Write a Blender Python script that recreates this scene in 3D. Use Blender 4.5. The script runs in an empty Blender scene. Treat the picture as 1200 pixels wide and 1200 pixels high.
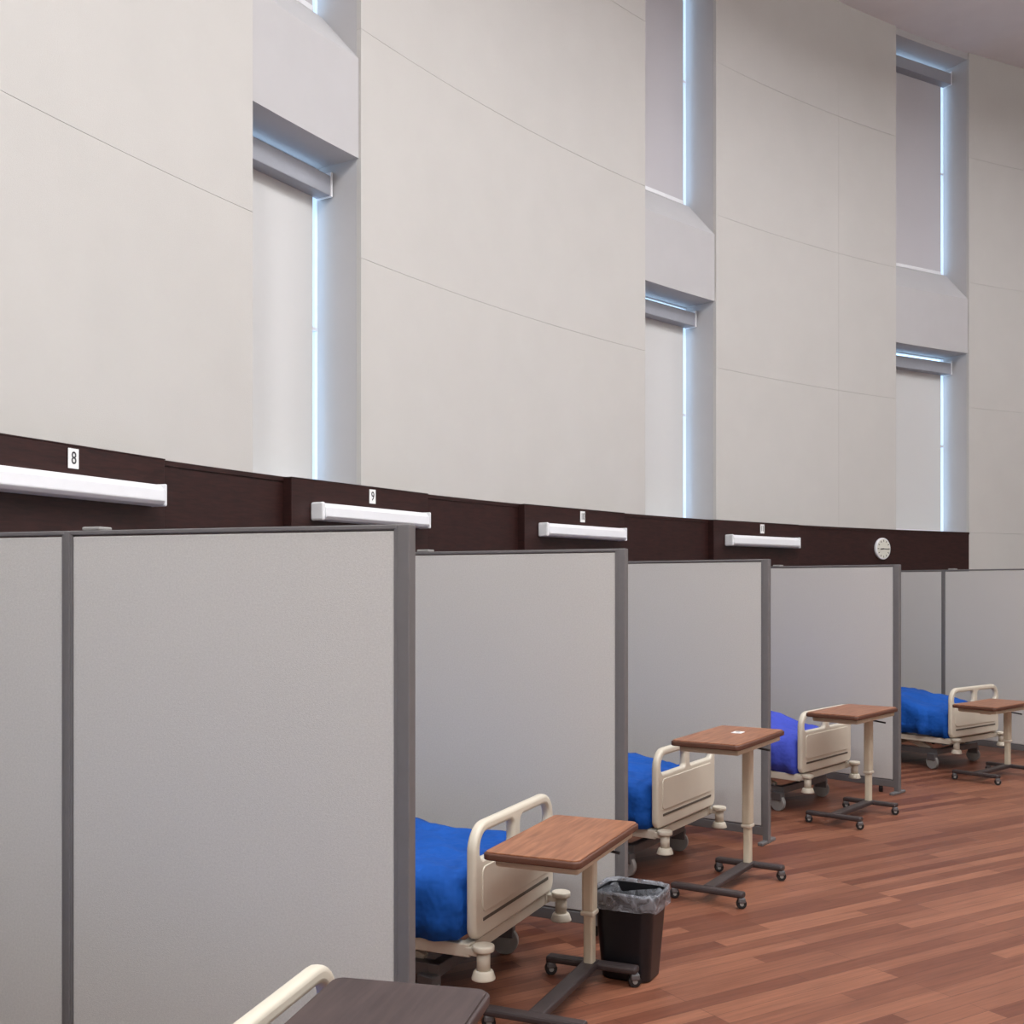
import bpy, bmesh, math, random
from mathutils import Vector, Matrix, noise
random.seed(4)
CX, CY = 13.58, -1.5      # centre of the curved ward
RW = 17.15                # wall face radius
RAIL = 2.33
CEIL = 8.32
rad = math.radians
def P(phi, r, z=0.0):
    a = rad(phi); return Vector((CX + r*math.cos(a), CY + r*math.sin(a), z))
def s2l(c):
    return tuple(((v/255)/12.92 if v/255 <= .04045 else (((v/255)+.055)/1.055)**2.4) for v in c)
# ------------------------------------------------------------------ materials
def base_mat(name):
    m = bpy.data.materials.new(name); m.use_nodes = True
    nt = m.node_tree; b = nt.nodes['Principled BSDF']
    return m, nt, b
def mat(name, col, rough=.5, metal=0.0, var=.06, scale=20, bump=0.0, bscale=None, spec=.5, bdist=.01):
    m, nt, b = base_mat(name)
    c = s2l(col)
    tc = nt.nodes.new('ShaderNodeTexCoord')
    n = nt.nodes.new('ShaderNodeTexNoise'); n.inputs['Scale'].default_value = scale; n.inputs['Detail'].default_value = 4
    nt.links.new(tc.outputs['Object'], n.inputs['Vector'])
    r = nt.nodes.new('ShaderNodeValToRGB')
    r.color_ramp.elements[0].position = .3; r.color_ramp.elements[1].position = .7
    r.color_ramp.elements[0].color = tuple(v*(1-var) for v in c)+(1,)
    r.color_ramp.elements[1].color = tuple(min(1, v*(1+var)) for v in c)+(1,)
    nt.links.new(n.outputs['Fac'], r.inputs['Fac'])
    nt.links.new(r.outputs['Color'], b.inputs['Base Color'])
    b.inputs['Roughness'].default_value = rough
    b.inputs['Metallic'].default_value = metal
    b.inputs['Specular IOR Level'].default_value = spec
    if bump:
        n2 = nt.nodes.new('ShaderNodeTexNoise'); n2.inputs['Scale'].default_value = bscale or scale*4
        nt.links.new(tc.outputs['Object'], n2.inputs['Vector'])
        bp = nt.nodes.new('ShaderNodeBump'); bp.inputs['Strength'].default_value = bump; bp.inputs['Distance'].default_value = bdist
        nt.links.new(n2.outputs['Fac'], bp.inputs['Height']); nt.links.new(bp.outputs['Normal'], b.inputs['Normal'])
    return m
def wood_mat(name, dark, light, axis='X', scale=6, rough=.4, stretch=14):
    m, nt, b = base_mat(name)
    tc = nt.nodes.new('ShaderNodeTexCoord'); mp = nt.nodes.new('ShaderNodeMapping')
    sc = {'X': (1, stretch, stretch), 'Y': (stretch, 1, stretch), 'Z': (stretch, stretch, 1)}[axis]
    mp.inputs['Scale'].default_value = sc
    nt.links.new(tc.outputs['Object'], mp.inputs['Vector'])
    n = nt.nodes.new('ShaderNodeTexNoise'); n.inputs['Scale'].default_value = scale; n.inputs['Detail'].default_value = 6
    n.inputs['Distortion'].default_value = .6
    nt.links.new(mp.outputs[0], n.inputs['Vector'])
    r = nt.nodes.new('ShaderNodeValToRGB')
    r.color_ramp.elements[0].position = .32; r.color_ramp.elements[1].position = .68
    r.color_ramp.elements[0].color = s2l(dark)+(1,); r.color_ramp.elements[1].color = s2l(light)+(1,)
    nt.links.new(n.outputs['Fac'], r.inputs['Fac']); nt.links.new(r.outputs['Color'], b.inputs['Base Color'])
    b.inputs['Roughness'].default_value = rough
    return m
M = {}
M['wall'] = mat('wall_fabric_cream', (200, 197, 192), .95, var=.015, scale=3, bump=.15, bscale=220, spec=.1)
M['paint'] = mat('painted_plaster_grey', (192, 190, 190), .8, var=.015, scale=4, spec=.2)
M['ceil'] = mat('ceiling_plaster', (230, 226, 229), .9, var=.02, scale=3, spec=.1)
M['wains'] = wood_mat('dark_walnut_laminate', (36, 17, 15), (56, 28, 25), 'X', 3, .42, 1)
M['wains'].node_tree.nodes['Mapping'].inputs['Scale'].default_value = (3, 3, 26)
M['fabric'] = mat('partition_fabric_grey', (196, 193, 189), .95, var=.06, scale=160, bump=.15, bscale=400, spec=.1)
M['frame'] = mat('partition_frame_charcoal', (112, 109, 109), .5, .1, var=.04)
M['beige'] = mat('bed_plastic_beige', (210, 201, 184), .42, var=.02, scale=6)
M['beige2'] = mat('bed_plastic_tan', (196, 182, 158), .45, var=.03, scale=6)
M['col'] = mat('table_column_cream', (204, 193, 171), .4, var=.02)
M['dark'] = mat('dark_bronze_metal', (70, 61, 61), .45, .3, var=.05)
M['black'] = mat('black_rubber', (26, 25, 27), .5, var=.1)
M['groove'] = mat('groove_dark', (90, 82, 72), .7)
M['can'] = mat('black_bin_plastic', (20, 19, 23), .35, var=.1)
M['white'] = mat('white_enamel', (236, 236, 238), .35, var=.01)
M['whitep'] = mat('white_paper', (240, 240, 238), .8, var=.01)
M['cass'] = mat('cassette_aluminium', (158, 160, 168), .5, var=.02)
M['ink'] = mat('dark_ink', (60, 58, 60), .7)
M['blue'] = mat('blue_bed_sheet', (22, 80, 164), .8, var=.12, scale=5, bump=.7, bscale=11, spec=.2, bdist=.03)
M['violet'] = mat('violet_blue_bed_sheet', (70, 84, 190), .8, var=.12, scale=5, bump=.7, bscale=11, spec=.2, bdist=.03)
M['grey'] = mat('caster_grey', (150, 148, 145), .5)
M['steel'] = mat('frame_steel_grey', (105, 103, 104), .45, .4)
M['top'] = wood_mat('oak_laminate_top', (124, 76, 52), (168, 114, 82), 'X', 4, .38, 12)
M['topdark'] = wood_mat('walnut_laminate_top', (58, 46, 45), (74, 60, 58), 'X', 4, .5, 12)
M['edge'] = mat('table_edge_band', (92, 58, 44), .5)
M['clockface'] = mat('clock_face', (226, 224, 212), .5, var=.01)
def shade_mat(name, col, t):
    m, nt, b = base_mat(name)
    out = nt.nodes['Material Output']
    b.inputs['Base Color'].default_value = s2l(col)+(1,); b.inputs['Roughness'].default_value = .9
    tr = nt.nodes.new('ShaderNodeBsdfTranslucent'); tr.inputs['Color'].default_value = s2l(col)+(1,)
    w = nt.nodes.new('ShaderNodeTexNoise'); w.inputs['Scale'].default_value = 150
    tc = nt.nodes.new('ShaderNodeTexCoord'); nt.links.new(tc.outputs['Object'], w.inputs['Vector'])
    bp = nt.nodes.new('ShaderNodeBump'); bp.inputs['Strength'].default_value = .1
    nt.links.new(w.outputs['Fac'], bp.inputs['Height']); nt.links.new(bp.outputs['Normal'], b.inputs['Normal'])
    mx = nt.nodes.new('ShaderNodeMixShader'); mx.inputs[0].default_value = t
    nt.links.new(b.outputs[0], mx.inputs[1]); nt.links.new(tr.outputs[0], mx.inputs[2]); nt.links.new(mx.outputs[0], out.inputs[0])
    return m
M['shade'] = shade_mat('roller_shade_white', (216, 215, 213), .07)
M['shade2'] = shade_mat('roller_shade_grey', (202, 199, 202), .05)
def glass_mat():
    m, nt, b = base_mat('window_glass'); out = nt.nodes['Material Output']
    t = nt.nodes.new('ShaderNodeBsdfTransparent'); t.inputs[0].default_value = (.95, .98, 1, 1)
    g = nt.nodes.new('ShaderNodeBsdfGlossy'); g.inputs['Roughness'].default_value = .02
    mx = nt.nodes.new('ShaderNodeMixShader'); mx.inputs[0].default_value = .06
    nt.links.new(t.outputs[0], mx.inputs[1]); nt.links.new(g.outputs[0], mx.inputs[2])
    nt.links.new(mx.outputs[0], out.inputs[0]); return m
M['glass'] = glass_mat()
def liner_mat():
    m, nt, b = base_mat('bin_liner_film'); out = nt.nodes['Material Output']
    b.inputs['Base Color'].default_value = (.30, .31, .34, 1); b.inputs['Roughness'].default_value = .18
    t = nt.nodes.new('ShaderNodeBsdfTransparent'); mx = nt.nodes.new('ShaderNodeMixShader')
    n = nt.nodes.new('ShaderNodeTexNoise'); n.inputs['Scale'].default_value = 16; n.inputs['Distortion'].default_value = 1.2
    tc = nt.nodes.new('ShaderNodeTexCoord'); nt.links.new(tc.outputs['Object'], n.inputs['Vector'])
    r = nt.nodes.new('ShaderNodeMapRange'); r.inputs['From Min'].default_value = .35; r.inputs['From Max'].default_value = .65
    r.inputs['To Min'].default_value = .25; r.inputs['To Max'].default_value = .75
    nt.links.new(n.outputs['Fac'], r.inputs['Value']); nt.links.new(r.outputs[0], mx.inputs[0])
    bp = nt.nodes.new('ShaderNodeBump'); bp.inputs['Strength'].default_value = .8; bp.inputs['Distance'].default_value = .02
    nt.links.new(n.outputs['Fac'], bp.inputs['Height']); nt.links.new(bp.outputs['Normal'], b.inputs['Normal'])
    nt.links.new(t.outputs[0], mx.inputs[1]); nt.links.new(b.outputs[0], mx.inputs[2]); nt.links.new(mx.outputs[0], out.inputs[0]); return m
M['liner'] = liner_mat()
def emis(name, col, s):
    m, nt, b = base_mat(name)
    b.inputs['Emission Color'].default_value = col+(1,); b.inputs['Emission Strength'].default_value = s
    return m
M['fill_diffuser'] = emis('fill_light_diffuser', (.97, .98, 1), 3)  # glowing face of the added fill fixtures
def floor_mat():
    m, nt, b = base_mat('wood_plank_floor')
    tc = nt.nodes.new('ShaderNodeTexCoord'); mp = nt.nodes.new('ShaderNodeMapping')
    mp.inputs['Rotation'].default_value = (0, 0, rad(-31))
    nt.links.new(tc.outputs['Object'], mp.inputs['Vector'])
    br = nt.nodes.new('ShaderNodeTexBrick'); br.offset = .37; br.offset_frequency = 3
    br.inputs['Scale'].default_value = 1; br.inputs['Brick Width'].default_value = .95; br.inputs['Row Height'].default_value = .085
    br.inputs['Mortar Size'].default_value = .0014; br.inputs['Mortar Smooth'].default_value = .4; br.inputs['Bias'].default_value = 0
    br.inputs['Color1'].default_value = s2l((112, 64, 47))+(1,); br.inputs['Color2'].default_value = s2l((157, 103, 78))+(1,); br.inputs['Mortar'].default_value = s2l((80, 46, 36))+(1,)
    nt.links.new(mp.outputs[0], br.inputs['Vector'])
    mp2 = nt.nodes.new('ShaderNodeMapping'); mp2.inputs['Scale'].default_value = (1.4, 26, 1)
    nt.links.new(mp.outputs[0], mp2.inputs['Vector'])
    n = nt.nodes.new('ShaderNodeTexNoise'); n.inputs['Scale'].default_value = 2.2; n.inputs['Detail'].default_value = 6
    nt.links.new(mp2.outputs[0], n.inputs['Vector'])
    r = nt.nodes.new('ShaderNodeValToRGB'); r.color_ramp.elements[0].position = .3; r.color_ramp.elements[1].position = .72
    r.color_ramp.elements[0].color = (.62, .59, .57, 1); r.color_ramp.elements[1].color = (1.0, 1.0, 1.0, 1)
    nt.links.new(n.outputs['Fac'], r.inputs['Fac'])
    mx = nt.nodes.new('ShaderNodeMix'); mx.data_type = 'RGBA'; mx.blend_type = 'MULTIPLY'; mx.inputs[0].default_value = .9
    nt.links.new(br.outputs['Color'], mx.inputs[6]); nt.links.new(r.outputs['Color'], mx.inputs[7])
    nt.links.new(mx.outputs[2], b.inputs['Base Color']); b.inputs['Roughness'].default_value = .45
    b.inputs['Specular IOR Level'].default_value = .4
    return m
M['floor'] = floor_mat()
# ------------------------------------------------------------------ helpers
COL = bpy.context.scene.collection
def empty(name, loc=(0, 0, 0), rz=0):
    o = bpy.data.objects.new(name, None); COL.objects.link(o); o.location = loc; o.rotation_euler = (0, 0, rz)
    o.empty_display_size = .1; return o
def obj_from_bm(bm, name, material, parent=None, smooth=False):
    bmesh.ops.recalc_face_normals(bm, faces=bm.faces)
    me = bpy.data.meshes.new(name); bm.to_mesh(me); bm.free()
    if smooth:
        for p in me.polygons: p.use_smooth = True
    o = bpy.data.objects.new(name, me); COL.objects.link(o)
    for mm in (material if isinstance(material, (list, tuple)) else [material]): me.materials.append(mm)
    if parent: o.parent = parent
    return o
def add_bevel(o, w, seg=2):
    md = o.modifiers.new('bevel', 'BEVEL'); md.width = w; md.segments = seg; md.limit_method = 'ANGLE'; md.angle_limit = rad(40)
def box(name, parent, x0, x1, y0, y1, z0, z1, m, bev=0.0, rot=None):
    bm = bmesh.new(); bmesh.ops.create_cube(bm, size=1)
    for v in bm.verts: v.co = Vector((v.co.x*(x1-x0), v.co.y*(y1-y0), v.co.z*(z1-z0)))
    o = obj_from_bm(bm, name, m, parent); o.location = ((x0+x1)/2, (y0+y1)/2, (z0+z1)/2)
    if rot: o.rotation_euler = rot
    if bev: add_bevel(o, bev)
    return o
def cyl(name, parent, p0, p1, r, m, r2=None, seg=24, bev=0.0):
    p0, p1 = Vector(p0), Vector(p1); d = p1-p0
    bm = bmesh.new(); bmesh.ops.create_cone(bm, cap_ends=True, segments=seg, radius1=r, radius2=r if r2 is None else r2, depth=d.length)
    o = obj_from_bm(bm, name, m, parent)
    o.location = (p0+p1)/2; o.rotation_mode = 'QUATERNION'; o.rotation_quaternion = d.to_track_quat('Z', 'Y')
    for p in o.data.polygons: p.use_smooth = len(p.vertices) == 4
    if bev: add_bevel(o, bev)
    return o
def beam(name, parent, p0, p1, w, h, m, bev=.004):
    p0, p1 = Vector(p0), Vector(p1); d = p1-p0
    o = box(name, parent, -w/2, w/2, -h/2, h/2, -d.length/2, d.length/2, m, bev)
    o.location = (p0+p1)/2; o.rotation_mode = 'QUATERNION'; o.rotation_quaternion = d.to_track_quat('Z', 'Y'); return o
def csweep(bm, prof, phi0, phi1, step=.4):
    n = max(1, int(abs(phi1-phi0)/step+.5)); rings = []
    for i in range(n+1):
        ph = phi0+(phi1-phi0)*i/n
        rings.append([bm.verts.new(P(ph, r, z)) for r, z in prof])
    k = len(prof)
    for i in range(n):
        for j in range(k):
            bm.faces.new((rings[i][j], rings[i][(j+1) % k], rings[i+1][(j+1) % k], rings[i+1][j]))
    bm.faces.new(rings[0]); bm.faces.new(list(reversed(rings[-1])))
def rect(r0, r1, z0, z1): return [(r0, z0), (r1, z0), (r1, z1), (r0, z1)]
def arcobj(name, prof, p0, p1, m, parent=None, bev=0):
    bm = bmesh.new(); csweep(bm, prof, p0, p1); o = obj_from_bm(bm, name, m, parent)
    if bev: add_bevel(o, bev, 1)
    return o
def curve_plate(name, parent, loops, thick, bev, m, rot=None, loc=(0, 0, 0)):
    cu = bpy.data.curves.new(name, 'CURVE'); cu.dimensions = '2D'; cu.fill_mode = 'BOTH'
    cu.extrude = thick/2-bev; cu.bevel_depth = bev; cu.bevel_resolution = 3; cu.offset = -bev
    for lp in loops:
        sp = cu.splines.new('POLY'); sp.points.add(len(lp)-1); sp.use_cyclic_u = True
        for i, (x, y) in enumerate(lp): sp.points[i].co = (x, y, 0, 1)
    t = bpy.data.objects.new('tmp', cu); COL.objects.link(t)
    dg = bpy.context.evaluated_depsgraph_get(); me = bpy.data.meshes.new_from_object(t.evaluated_get(dg))
    bpy.data.objects.remove(t); bpy.data.curves.remove(cu)
    me.name = name; me.materials.clear(); me.materials.append(m)
    o = bpy.data.objects.new(name, me); COL.objects.link(o); o.location = loc
    if rot: o.rotation_euler = rot
    if parent: o.parent = parent
    return o
def rrect(x0, y0, x1, y1, rs, seg=8):
    if not isinstance(rs, (list, tuple)): rs = [rs]*4
    out = []
    for (cx, cy, a0, r) in ((x1-rs[0], y0+rs[0], -90, rs[0]), (x1-rs[1], y1-rs[1], 0, rs[1]), (x0+rs[2], y1-rs[2], 90, rs[2]), (x0+rs[3], y0+rs[3], 180, rs[3])):
        for i in range(seg+1):
            a = rad(a0+90*i/seg); out.append((cx+r*math.cos(a), cy+r*math.sin(a)))
    return out
# ------------------------------------------------------------------ room shell
A0, A1 = 200.0, 80.0
WINS = [(168.0, 164.4), (151.9, 148.4), (135.9, 132.1), (121.7, 117.35), (105.5, 101.5)]
def dshape(name, z0, z1, m):
    bm = bmesh.new(); n = 120; R = 17.6
    pts = [P(A0+(A1-A0)*i/n, R) for i in range(n+1)]
    e = Vector((.766, -.643, 0))*.3    # a little behind the straight wall
    pts = [pts[0]+e] + pts + [pts[-1]+e]
    lo = [bm.verts.new((p.x, p.y, z0)) for p in pts]; hi = [bm.verts.new((p.x, p.y, z1)) for p in pts]
    bm.faces.new(lo); bm.faces.new(hi)
    for i in range(len(pts)): bm.faces.new((lo[i], lo[(i+1) % len(pts)], hi[(i+1) % len(pts)], hi[i]))
    return obj_from_bm(bm, name, m)
dshape('floor', -.1, 0, M['floor'])
dshape('ceiling', CEIL, CEIL+.1, M['ceil'])
WTOP = 8.24
bm = bmesh.new(); edges = [A0]+[a for w in WINS for a in w]+[A1]
for i in range(0, len(edges), 2):
    csweep(bm, rect(17.19, 17.6, 0, CEIL), edges[i], edges[i+1])
for a, b in WINS:
    csweep(bm, rect(17.2, 17.6, 0, RAIL-.02), a, b)
    csweep(bm, [(17.17, 4.57), (17.6, 4.57), (17.6, 5.62), (17.50, 5.62), (17.17, 5.25)], a, b)
    csweep(bm, rect(17.17, 17.6, WTOP, CEIL), a, b)
obj_from_bm(bm, 'wall_left', M['paint'])
bm = bmesh.new()
q0, q1 = P(A0, RW), P(A1, RW); e = Vector((.766, -.643, 0))*.25
vs = [bm.verts.new(v) for v in (q0, q1, q1+e, q0+e)]; vt = [bm.verts.new(v.co+Vector((0, 0, CEIL))) for v in vs]
bm.faces.new(vs); bm.faces.new(vt)
for i in range(4): bm.faces.new((vs[i], vs[(i+1) % 4], vt[(i+1) % 4], vt[i]))
obj_from_bm(bm, 'wall_back', M['wall'])
spans = []
for i in range(0, len(edges), 2): spans.append((edges[i], edges[i+1]))
spans2 = []
for a, b in spans:
    if a < 133 and b > 121: spans2 += [(a, 125.1), (125.1, b)]
    else: spans2.append((a, b))
rows = [0.0, RAIL, 3.89, 5.45, 7.01, CEIL]
for a, b in spans2:
    for i in range(5):
        if i == 0 and b > 117.2: continue
        arcobj('acoustic_wall_panel', rect(RW, 17.189, rows[i]+.0012, rows[i+1]-.0012), a-.003, b+.003, M['wall'])
arcobj('wainscot_panelling', rect(RW, 17.189, 0, RAIL), 184, 117.35, M['wains'])     # wainscot panelling
arcobj('trim_1', rect(RW-.008, 17.17, RAIL-.025, RAIL+.003), 184, 117.35, M['wains'])
arcobj('baseboard_left', rect(RW-.014, RW-.001, 0, .1), 184, 117.35, M['black'])
# headwalls, lamps, numbers
HW = [(165.6, '7'), (157.0, '8'), (148.65, '9'), (139.75, '10'), (130.2, '11')]
for ph, num in HW:
    e0 = empty('bed_headwall_unit', P(ph, RW), rad(ph-90))
    box('panel', e0, -.70, .73, -.085, -.012, 0, RAIL-.006, M['wains'], .002)
    box('panel_cap', e0, -.703, .733, -.088, -.012, RAIL-.006, RAIL, M['wains'])
    box('outlet_rail', e0, -.5, .5, -.105, -.085, 1.1, 1.28, M['white'], .004)
    L = empty('overbed_wall_lamp', P(ph, RW-.086, 0), rad(ph-90))
    prof = [(0, 2.07), (-.085, 2.075), (-.105, 2.095), (-.100, 2.15), (-.07, 2.18), (0, 2.183)]
    bm = bmesh.new(); rings = [[bm.verts.new((x, y, z)) for y, z in prof] for x in (-.50, .615)]
    for j in range(6): bm.faces.new((rings[0][j], rings[0][(j+1) % 6], rings[1][(j+1) % 6], rings[1][j]))
    bm.faces.new(rings[0]); bm.faces.new(rings[1]); o = obj_from_bm(bm, 'housing', M['white'], L); add_bevel(o, .006)
    for x0, x1 in ((-.53, -.501), (.616, .630)): box('end_cap', L, x0, x1, -.104, 0, 2.068, 2.184, M['white'], .012)
    S = empty('bed_number_sign', P(ph, RW-.0887, 2.262)+Vector((math.sin(rad(ph)), -math.cos(rad(ph)), 0))*.085, rad(ph-90))
    box('plate', S, -.033, .033, -.005, 0, -.048, .048, M['whitep'], .002)
    cu = bpy.data.curves.new('num', 'FONT'); cu.body = num; cu.size = .085; cu.align_x = 'CENTER'; cu.align_y = 'CENTER'; cu.extrude = .0008
    t = bpy.data.objects.new('tmp', cu); COL.objects.link(t); dg = bpy.context.evaluated_depsgraph_get()
    me = bpy.data.meshes.new_from_object(t.evaluated_get(dg)); bpy.data.objects.remove(t)
    me.materials.clear(); me.materials.append(M['ink'])
    o = bpy.data.objects.new('numeral', me); COL.objects.link(o); o.parent = S; o.location = (0, -.0062, 0); o.rotation_euler = (rad(90), 0, 0); o.scale = (.8 if len(num) == 1 else .6, 1, 1)
# ------------------------------------------------------------------ windows
for i, (a, b) in enumerate(WINS):
    mid = (a+b)/2; hw = rad(abs(a-b)/2)*17.48
    W = empty('window_%d' % (i+1), P(mid, 17.2), rad(mid-90))   # local +y outward, +x to the far side
    for (z0, z1, sm, tag) in ((RAIL, 4.57, 'shade', 'lower'), (5.62, WTOP, 'shade2', 'upper')):
        y = .33
        for s in (-1, 1): box(tag+'_jamb_frame', W, s*(hw+.012)-.014, s*(hw+.012)+.014, y, y+.05, z0, z1, M['white'], .003)
        box(tag+'_sill_frame', W, -hw, hw, y, y+.05, z0, z0+.025, M['white'], .003)
        box(tag+'_head_frame', W, -hw, hw, y, y+.05, z1-.014, z1, M['white'], .003)
        box(tag+'_mullion', W, -hw, hw, y+.005, y+.045, (z0+z1)/2-.012, (z0+z1)/2+.012, M['white'], .003)
        box(tag+'_glass', W, -hw, hw, y+.02, y+.024, z0+.025, z1-.014, M['glass'])
        box(tag+'_shade_fabric', W, -hw+.05, hw-.088, .300, .302, z0+.03, z1-.14, M[sm])
        box(tag+'_shade_hem_bar', W, -hw+.05, hw-.088, .293, .309, z0+.0, z0+.04, M['white'], .004)
        box(tag+'_shade_cassette', W, -hw+.005, hw-.035, .185, .312, z1-.225, z1-.085, M['cass'], .006)
        box(tag+'_shade_bracket', W, hw-.035, hw-.015, .18, .314, z1-.23, z1-.06, M['white'], .003)
# ------------------------------------------------------------------ clock
K = empty('wall_clock', P(122.6, RW-.002, 2.10), rad(122.6-90))
cyl('case', K, (0, 0, 0), (0, -.035, 0), .128, M['white'], seg=48, bev=.008)
cyl('face', K, (0, -.035, 0), (0, -.037, 0), .112, M['clockface'], seg=48)
for h in range(12):
    a = rad(30*h); o = box('hour_mark', K, -.004, .004, -.0385, -.037, -.011, .011, M['ink'], rot=(0, a, 0)); o.location = (.094*math.sin(a), -.0378, .094*math.cos(a))
for L_, a, w in ((.06, 265, .006), (.085, 92, .004)):
    a = rad(a); o = box('hand', K, -w, w, -.041, -.039, -L_/2, L_/2, M['ink'], rot=(0, a, 0)); o.location = (L_/2*math.sin(a), -.040, L_/2*math.cos(a))
# ------------------------------------------------------------------ partitions
def partition(phi, r0=14.65):
    E = empty('privacy_partition', P(phi, r0), rad(phi-90))
    H = 1.83; t = .019
    box('end_post', E, -.023, .023, -.020, .020, .0, H, M['frame'], .004)
    y = .020
    for k in range(2):
        y1 = y+(1.145 if k == 0 else 1.18)
        box('fabric_panel', E, -t, t, y+.010, y1-.010, .11, H-.018, M['fabric'], .005)
        box('top_rail', E, -.023, .023, y, y1, H-.014, H, M['frame'], .003)
        box('bottom_rail', E, -.021, .021, y, y1, .05, .105, M['frame'], .004)
        for yy in (y+.004, y1-.004): box('stile', E, -.0215, .0215, yy-.006, yy+.006, .05, H-.01, M['frame'], .002)
        for yy in (y+.12, y1-.12): cyl('glide', E, (0, yy, 0), (0, yy, .06), .016, M['black'])
        y = y1
        if k == 0:
            box('joint_post', E, -.0235, .0235, y, y+.022, .0, H, M['frame'], .003)
            y += .022
    box('top_clip', E, -.02, .04, 1.05, 1.12, H, H+.012, M['grey'], .004)
    for s in (-1, 1): box('foot', E, s*.065-.045, s*.065+.045, -.018, .018, .0, .022, M['frame'], .006)
for ph, r in ((170.0, 14.65), (161.4, 14.65), (153.0, 14.66), (144.25, 14.71), (135.6, 14.70), (125.0, 14.65), (116.6, 14.65)): partition(ph, r)
# ------------------------------------------------------------------ caster
def caster(par, x, y, r=.05, m=None, a=0, name='caster', w=.028):
    m = m or M['black']
    dx, dy = math.cos(a)*w/2, math.sin(a)*w/2
    cyl(name+'_wheel', par, (x-dx, y-dy, r), (x+dx, y+dy, r), r, m, seg=24, bev=.004)
    cyl(name+'_hub', par, (x-dx*1.25, y-dy*1.25, r), (x+dx*1.25, y+dy*1.25, r), r*.4, M['grey'], seg=16)
    box(name+'_fork', par, x-w*.9, x+w*.9, y-r*.7, y+r*.7, r*1.25, r*2.25, M['steel'], .006, rot=(0, 0, a))
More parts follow.
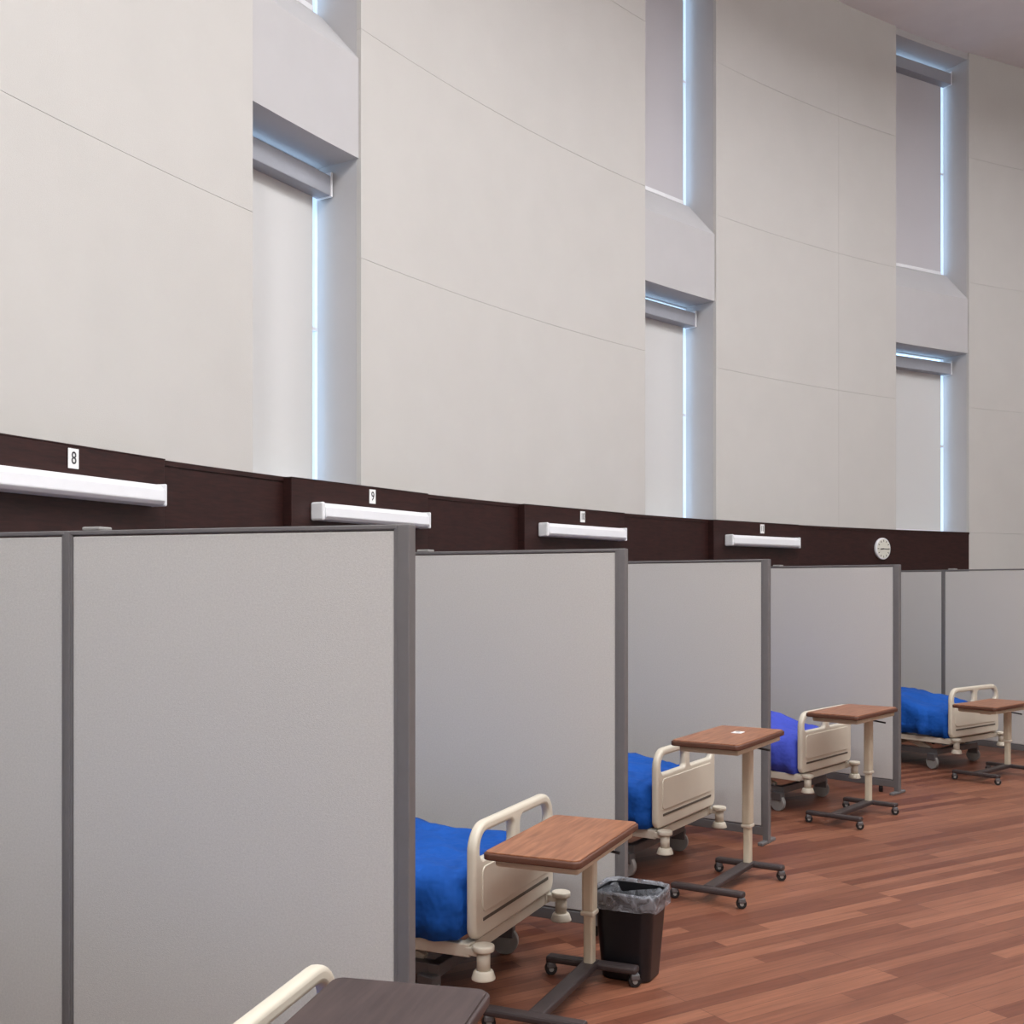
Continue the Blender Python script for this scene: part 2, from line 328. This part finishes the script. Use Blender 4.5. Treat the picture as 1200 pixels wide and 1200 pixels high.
# ------------------------------------------------------------------ bed
def sstep(a, b, x):
    t = max(0, min(1, (x-a)/(b-a))); return t*t*(3-2*t)
def bed(phi, rfoot, sheet='blue', seed=0, lift=0.0, knee=.10, head=.14, low=0.0, w=.42):
    B = empty('hospital_bed', P(phi, rfoot), rad(phi-90))
    def board(y, z0, z1, nm, grooves):
        outer = rrect(-w, z0, w, z1, [.05, .11, .11, .05])
        h1 = rrect(-w+.05, z1-.14, -.035, z1-.042, [.02, .03, .06, .03]); h2 = [(-x, yy) for x, yy in reversed(h1)]
        curve_plate(nm, B, [outer, h1, h2], .040, .014, M['beige'], rot=(rad(90), 0, 0), loc=(0, y, 0))
        if grooves:
            for s in (-1, 1):
                box(nm+'_groove', B, -w+.07, w-.07, y+s*.0205-.002, y+s*.0205+.002, z0+.065, z0+.078, M['groove'], .001)
                curve_plate(nm+'_raised_field', B, [rrect(-w+.06, z0+.10, w-.06, z1-.17, .03)], .008, .003, M['beige'], rot=(rad(90), 0, 0), loc=(0, y+s*.021, 0))
    zt = .745+lift
    board(0.0, .30+lift, zt, 'footboard', True)
    board(2.06, .36, .98, 'headboard', False)
    bm = bmesh.new(); ny, rings = 70, []
    y0, y1 = .04, 2.0
    for i in range(ny+1):
        y = y0+(y1-y0)*i/ny
        top = .535-low+lift+knee*sstep(.12, .75, y)-knee*.5*sstep(.85, 1.2, y)+head*sstep(1.2, 1.9, y)
        ins = .05*(1-sstep(0, .06, y-y0)) + .05*(1-sstep(0, .06, y1-y))
        prof = []
        hemw = .018*math.sin(y*23+seed)+.012*math.sin(y*51+seed*2)
        zb = .305+lift*.6+.012*math.sin(y*9+seed)
        top -= ins*.7
        xs = [(-.430+hemw*.8, zb), (-.435+hemw*.5, zb+.08), (-.432+hemw*.2, (zb+top)/2), (-.43, top-.07), (-.415, top-.025), (-.385, top-.003)]
        n = 18
        for k in range(1, n): xs.append((-.385+.77*k/n, top+.006))
        xs += [(-x, z) for x, z in reversed(xs[:6])]
        for (x, z) in xs:
            x *= (1-ins*.5)
            nn = noise.noise(Vector((x*5+seed*3, y*4, z*5)))*.026 + noise.noise(Vector((x*14+seed*7, y*11, z*9)))*.018
            if abs(x) > .40: prof.append(bm.verts.new((x+nn*(1 if x > 0 else -1), y, z)))
            else: prof.append(bm.verts.new((x, y, z+nn)))
        rings.append(prof)
    k = len(rings[0])
    for i in range(ny):
        for j in range(k): bm.faces.new((rings[i][j], rings[i][(j+1) % k], rings[i+1][(j+1) % k], rings[i+1][j]))
    bm.faces.new(rings[0]); bm.faces.new(list(reversed(rings[-1])))
    obj_from_bm(bm, 'mattress_with_sheet', M[sheet], B, smooth=True)
    bm = bmesh.new(); bmesh.ops.create_uvsphere(bm, u_segments=24, v_segments=14, radius=1)
    zp = .535-low+lift+knee*.5+head*.85+.045
    for v in bm.verts:
        x, y, z = v.co; v.co = Vector((math.copysign(abs(x)**.6, x)*.3, 1.75+math.copysign(abs(y)**.6, y)*.18, zp+z*.06))
    obj_from_bm(bm, 'pillow', M['whitep'], B, smooth=True)
    zd = .27+lift
    for s in (-1, 1):
        beam('deck_side_rail', B, (s*.385, .0, zd), (s*.385, 2.04, zd), .05, .05, M['beige'])
        beam('base_side_rail', B, (s*.33, .16, .155), (s*.33, 1.95, .155), .05, .05, M['steel'])
        beam('lift_arm_foot', B, (s*.30, .25, .17), (s*.30, .55, zd), .035, .05, M['beige'])
        beam('lift_arm_head', B, (s*.30, 1.45, .17), (s*.30, 1.75, zd), .035, .05, M['beige'])
        cyl('bumper_top', B, (s*.40, -.055, zd+.005), (s*.40, -.055, zd+.03), .042, M['beige'], bev=.006)
        cyl('bumper_stem', B, (s*.40, -.055, zd-.07), (s*.40, -.055, zd+.01), .026, M['beige'])
        cyl('bumper_roller', B, (s*.40, -.055, zd-.10), (s*.40, -.055, zd-.065), .048, M['beige'], r2=.036, bev=.006)
        beam('bumper_arm', B, (s*.39, .02, zd), (s*.40, -.055, zd), .04, .03, M['beige'])
        curve_plate('side_guard', B, [rrect(1.15, .30, 1.85, .60+lift, .09), rrect(1.22, .42, 1.78, .54+lift, .05)], .03, .01, M['beige'], rot=(rad(90), 0, rad(90)), loc=(s*.485, 0, 0))
        beam('guard_link', B, (s*.41, 1.5, .29), (s*.485, 1.5, .34), .05, .02, M['beige'])
    for yy in (.03, .26, 1.0, 1.95): beam('cross_member', B, (-.385, yy, zd-.005), (.385, yy, zd-.005), .05, .045, M['beige'])
    for yy in (.18, 1.93): beam('base_cross_member', B, (-.36, yy, .155), (.36, yy, .155), .05, .05, M['steel'])
    for sx in (-1, 1):
        for yy in (.20, 1.90): caster(B, sx*.36, yy, .062, M['grey'], 0.2*sx)
    box('motor_box', B, -.16, .16, .75, 1.1, .14, .23, M['beige2'], .015)
    return B
bed(165.15, 14.61, 'blue', 1, .027, knee=0, head=0, low=.085)
bed(156.0, 14.86, 'blue', 2, knee=.03, w=.40)
bed(147.6, 14.88, 'blue', 3, knee=.07)
bed(139.0, 14.88, 'violet', 4)
bed(128.95, 14.88, 'blue', 5, 0)
# ------------------------------------------------------------------ overbed tables
def table(x, y, ang, ztop, dark=False, paper=False, ln=.74, wd=.385):
    T = empty('overbed_table', (x, y, 0), rad(ang))  # local +x: far end with the column
    h = ln/2; w = wd/2
    curve_plate('edge_band', T, [rrect(-h, -w, h, w, .03)], .026, .006, M['topdark' if dark else 'edge'], loc=(0, 0, ztop-.014))
    curve_plate('laminate_top', T, [rrect(-h+.008, -w+.008, h-.008, w-.008, .026)], .006, .002, M['topdark' if dark else 'top'], loc=(0, 0, ztop+.001))
    box('support_tray', T, -h+.05, h-.02, -.170, .160, ztop-.060, ztop-.027, M['col'], .010)
    box('support_arm', T, -h+.22, h-.04, -.05, .05, ztop-.085, ztop-.057, M['col'], .006)
    cx = h-.085
    box('column_outer', T, cx-.034, cx+.034, -.026, .026, .30, ztop-.055, M['col'], .012)
    box('column_inner', T, cx-.026, cx+.026, -.020, .020, .075, .32, M['col'], .008)
    box('column_collar', T, cx-.037, cx+.037, -.029, .029, .285, .305, M['beige'], .006)
    cyl('height_lever', T, (cx-.06, -.06, ztop-.09), (cx-.06, -.15, ztop-.10), .006, M['black'])
    box('base_spine', T, -h+.06, cx+.045, -.033, .033, .058, .088, M['dark'], .008)
    for xx in (-h+.05, cx+.03):
        box('base_crossbar', T, xx-.028, xx+.028, -.20, .20, .055, .085, M['dark'], .01)
        for s in (-1, 1): caster(T, xx, s*.185, .026, M['black'], rad(30), w=.03)
    if paper:
        box('paper_slip', T, .06, .13, -.04, .015, ztop+.0045, ztop+.007, M['whitep'])
        box('paper_print', T, .08, .11, -.025, .0, ztop+.0072, ztop+.0078, M['grey'])
table(-.315, 2.19, 77, .732, dark=True)
table(.21, 4.33, 66.5, .668)
table(1.19, 6.02, 58, .840, paper=True)
table(2.43, 7.85, 50, .772)
table(4.16, 9.52, 42, .645)
# ------------------------------------------------------------------ waste bin
Wb = empty('waste_bin', (.505, 4.69, 0), rad(63))
def loopv(bm, hx, hy, r, z, seg=10, jit=0, s=0):
    out = []
    for i, (x, y) in enumerate(rrect(-hx, -hy, hx, hy, r, seg)):
        k = 1+jit*noise.noise(Vector((x*22+s, y*22, z*18+s)))
        out.append(bm.verts.new((x*k, y*k, z+jit*.12*noise.noise(Vector((x*30, y*30+s, 3))))))
    return out
def skin(bm, loops, cap=True):
    for a, b in zip(loops, loops[1:]):
        for j in range(len(a)): bm.faces.new((a[j], a[(j+1) % len(a)], b[(j+1) % len(a)], b[j]))
    if cap: bm.faces.new(loops[0])
bm = bmesh.new()
ls = [loopv(bm, hx, hy, .045, z) for hx, hy, z in ((.084, .102, 0), (.090, .108, .006), (.113, .133, .345), (.121, .141, .35), (.121, .141, .362), (.109, .129, .362), (.088, .104, .02))]
skin(bm, ls); bm.faces.new(list(reversed(ls[-1]))); obj_from_bm(bm, 'bin_body', M['can'], Wb, smooth=False)
bm = bmesh.new()
ls = [loopv(bm, hx, hy, .05, z, 14, j, 5) for hx, hy, z, j in ((.125, .146, .300, .10), (.125, .146, .315, .07), (.126, .147, .337, .05), (.127, .148, .362, .04), (.123, .144, .376, .05), (.115, .135, .370, .04), (.103, .122, .33, .10), (.097, .114, .25, .14), (.083, .098, .12, .1))]
skin(bm, ls, False); o = obj_from_bm(bm, 'bin_liner', M['liner'], Wb, smooth=True)
# ------------------------------------------------------------------ unseen hanging fixtures, added as fill for room, partitions and ceiling
for ph, r, en, up in ((191, 14.6, 215, .3), (178, 14.8, 215, .3), (165, 12.6, 185, .3), (148, 12.8, 128, .35), (131, 12.8, 88, .8), (113, 12.5, 58, 1.4), (158, 10.0, 115, .3), (132, 10.0, 95, .5)):  # those behind the camera are added to brighten the partition faces
    zz = CEIL-.55
    F = empty('added_fill_fixture', P(ph, r, zz), rad(ph))
    box('housing', F, -.62, .62, -.62, .62, -.07, 0, M['white'], .01)
    box('fill_diffuser', F, -.56, .56, -.56, .56, -.08, -.071, M['fill_diffuser'])
    for sx in (-.5, .5):
        for sy in (-.5, .5): cyl('added_fixture_rod', F, (sx, sy, 0), (sx, sy, CEIL-zz), .006, M['grey'], seg=8)
    for nm, zl, rx, k in (('fill_down', -.10, 0, 1.0), ('fill_up', .03, math.pi, up)):  # upward light added to brighten the ceiling
        ld = bpy.data.lights.new(nm, 'AREA'); ld.shape = 'SQUARE'; ld.size = 1.1; ld.energy = en*k; ld.color = (.95, .975, 1.0)
        lo = bpy.data.objects.new(nm, ld); COL.objects.link(lo); lo.parent = F; lo.location = (0, 0, zl); lo.rotation_euler = (rx, 0, 0)
# ------------------------------------------------------------------ world
w = bpy.data.worlds.new('daylight'); bpy.context.scene.world = w; w.use_nodes = True
bg = w.node_tree.nodes['Background']; bg.inputs[0].default_value = (.55, .75, 1, 1); bg.inputs[1].default_value = 2.5
# ------------------------------------------------------------------ camera
cd = bpy.data.cameras.new('camera'); cam = bpy.data.objects.new('camera', cd); COL.objects.link(cam)
cam.location = (0, 0, 1.65); cam.rotation_euler = (rad(90), 0, 0)
cd.sensor_width = 36; cd.lens = 38.7; cd.shift_y = .0733; cd.clip_start = .05
bpy.context.scene.camera = cam
bpy.context.scene.view_settings.view_transform = 'Standard'
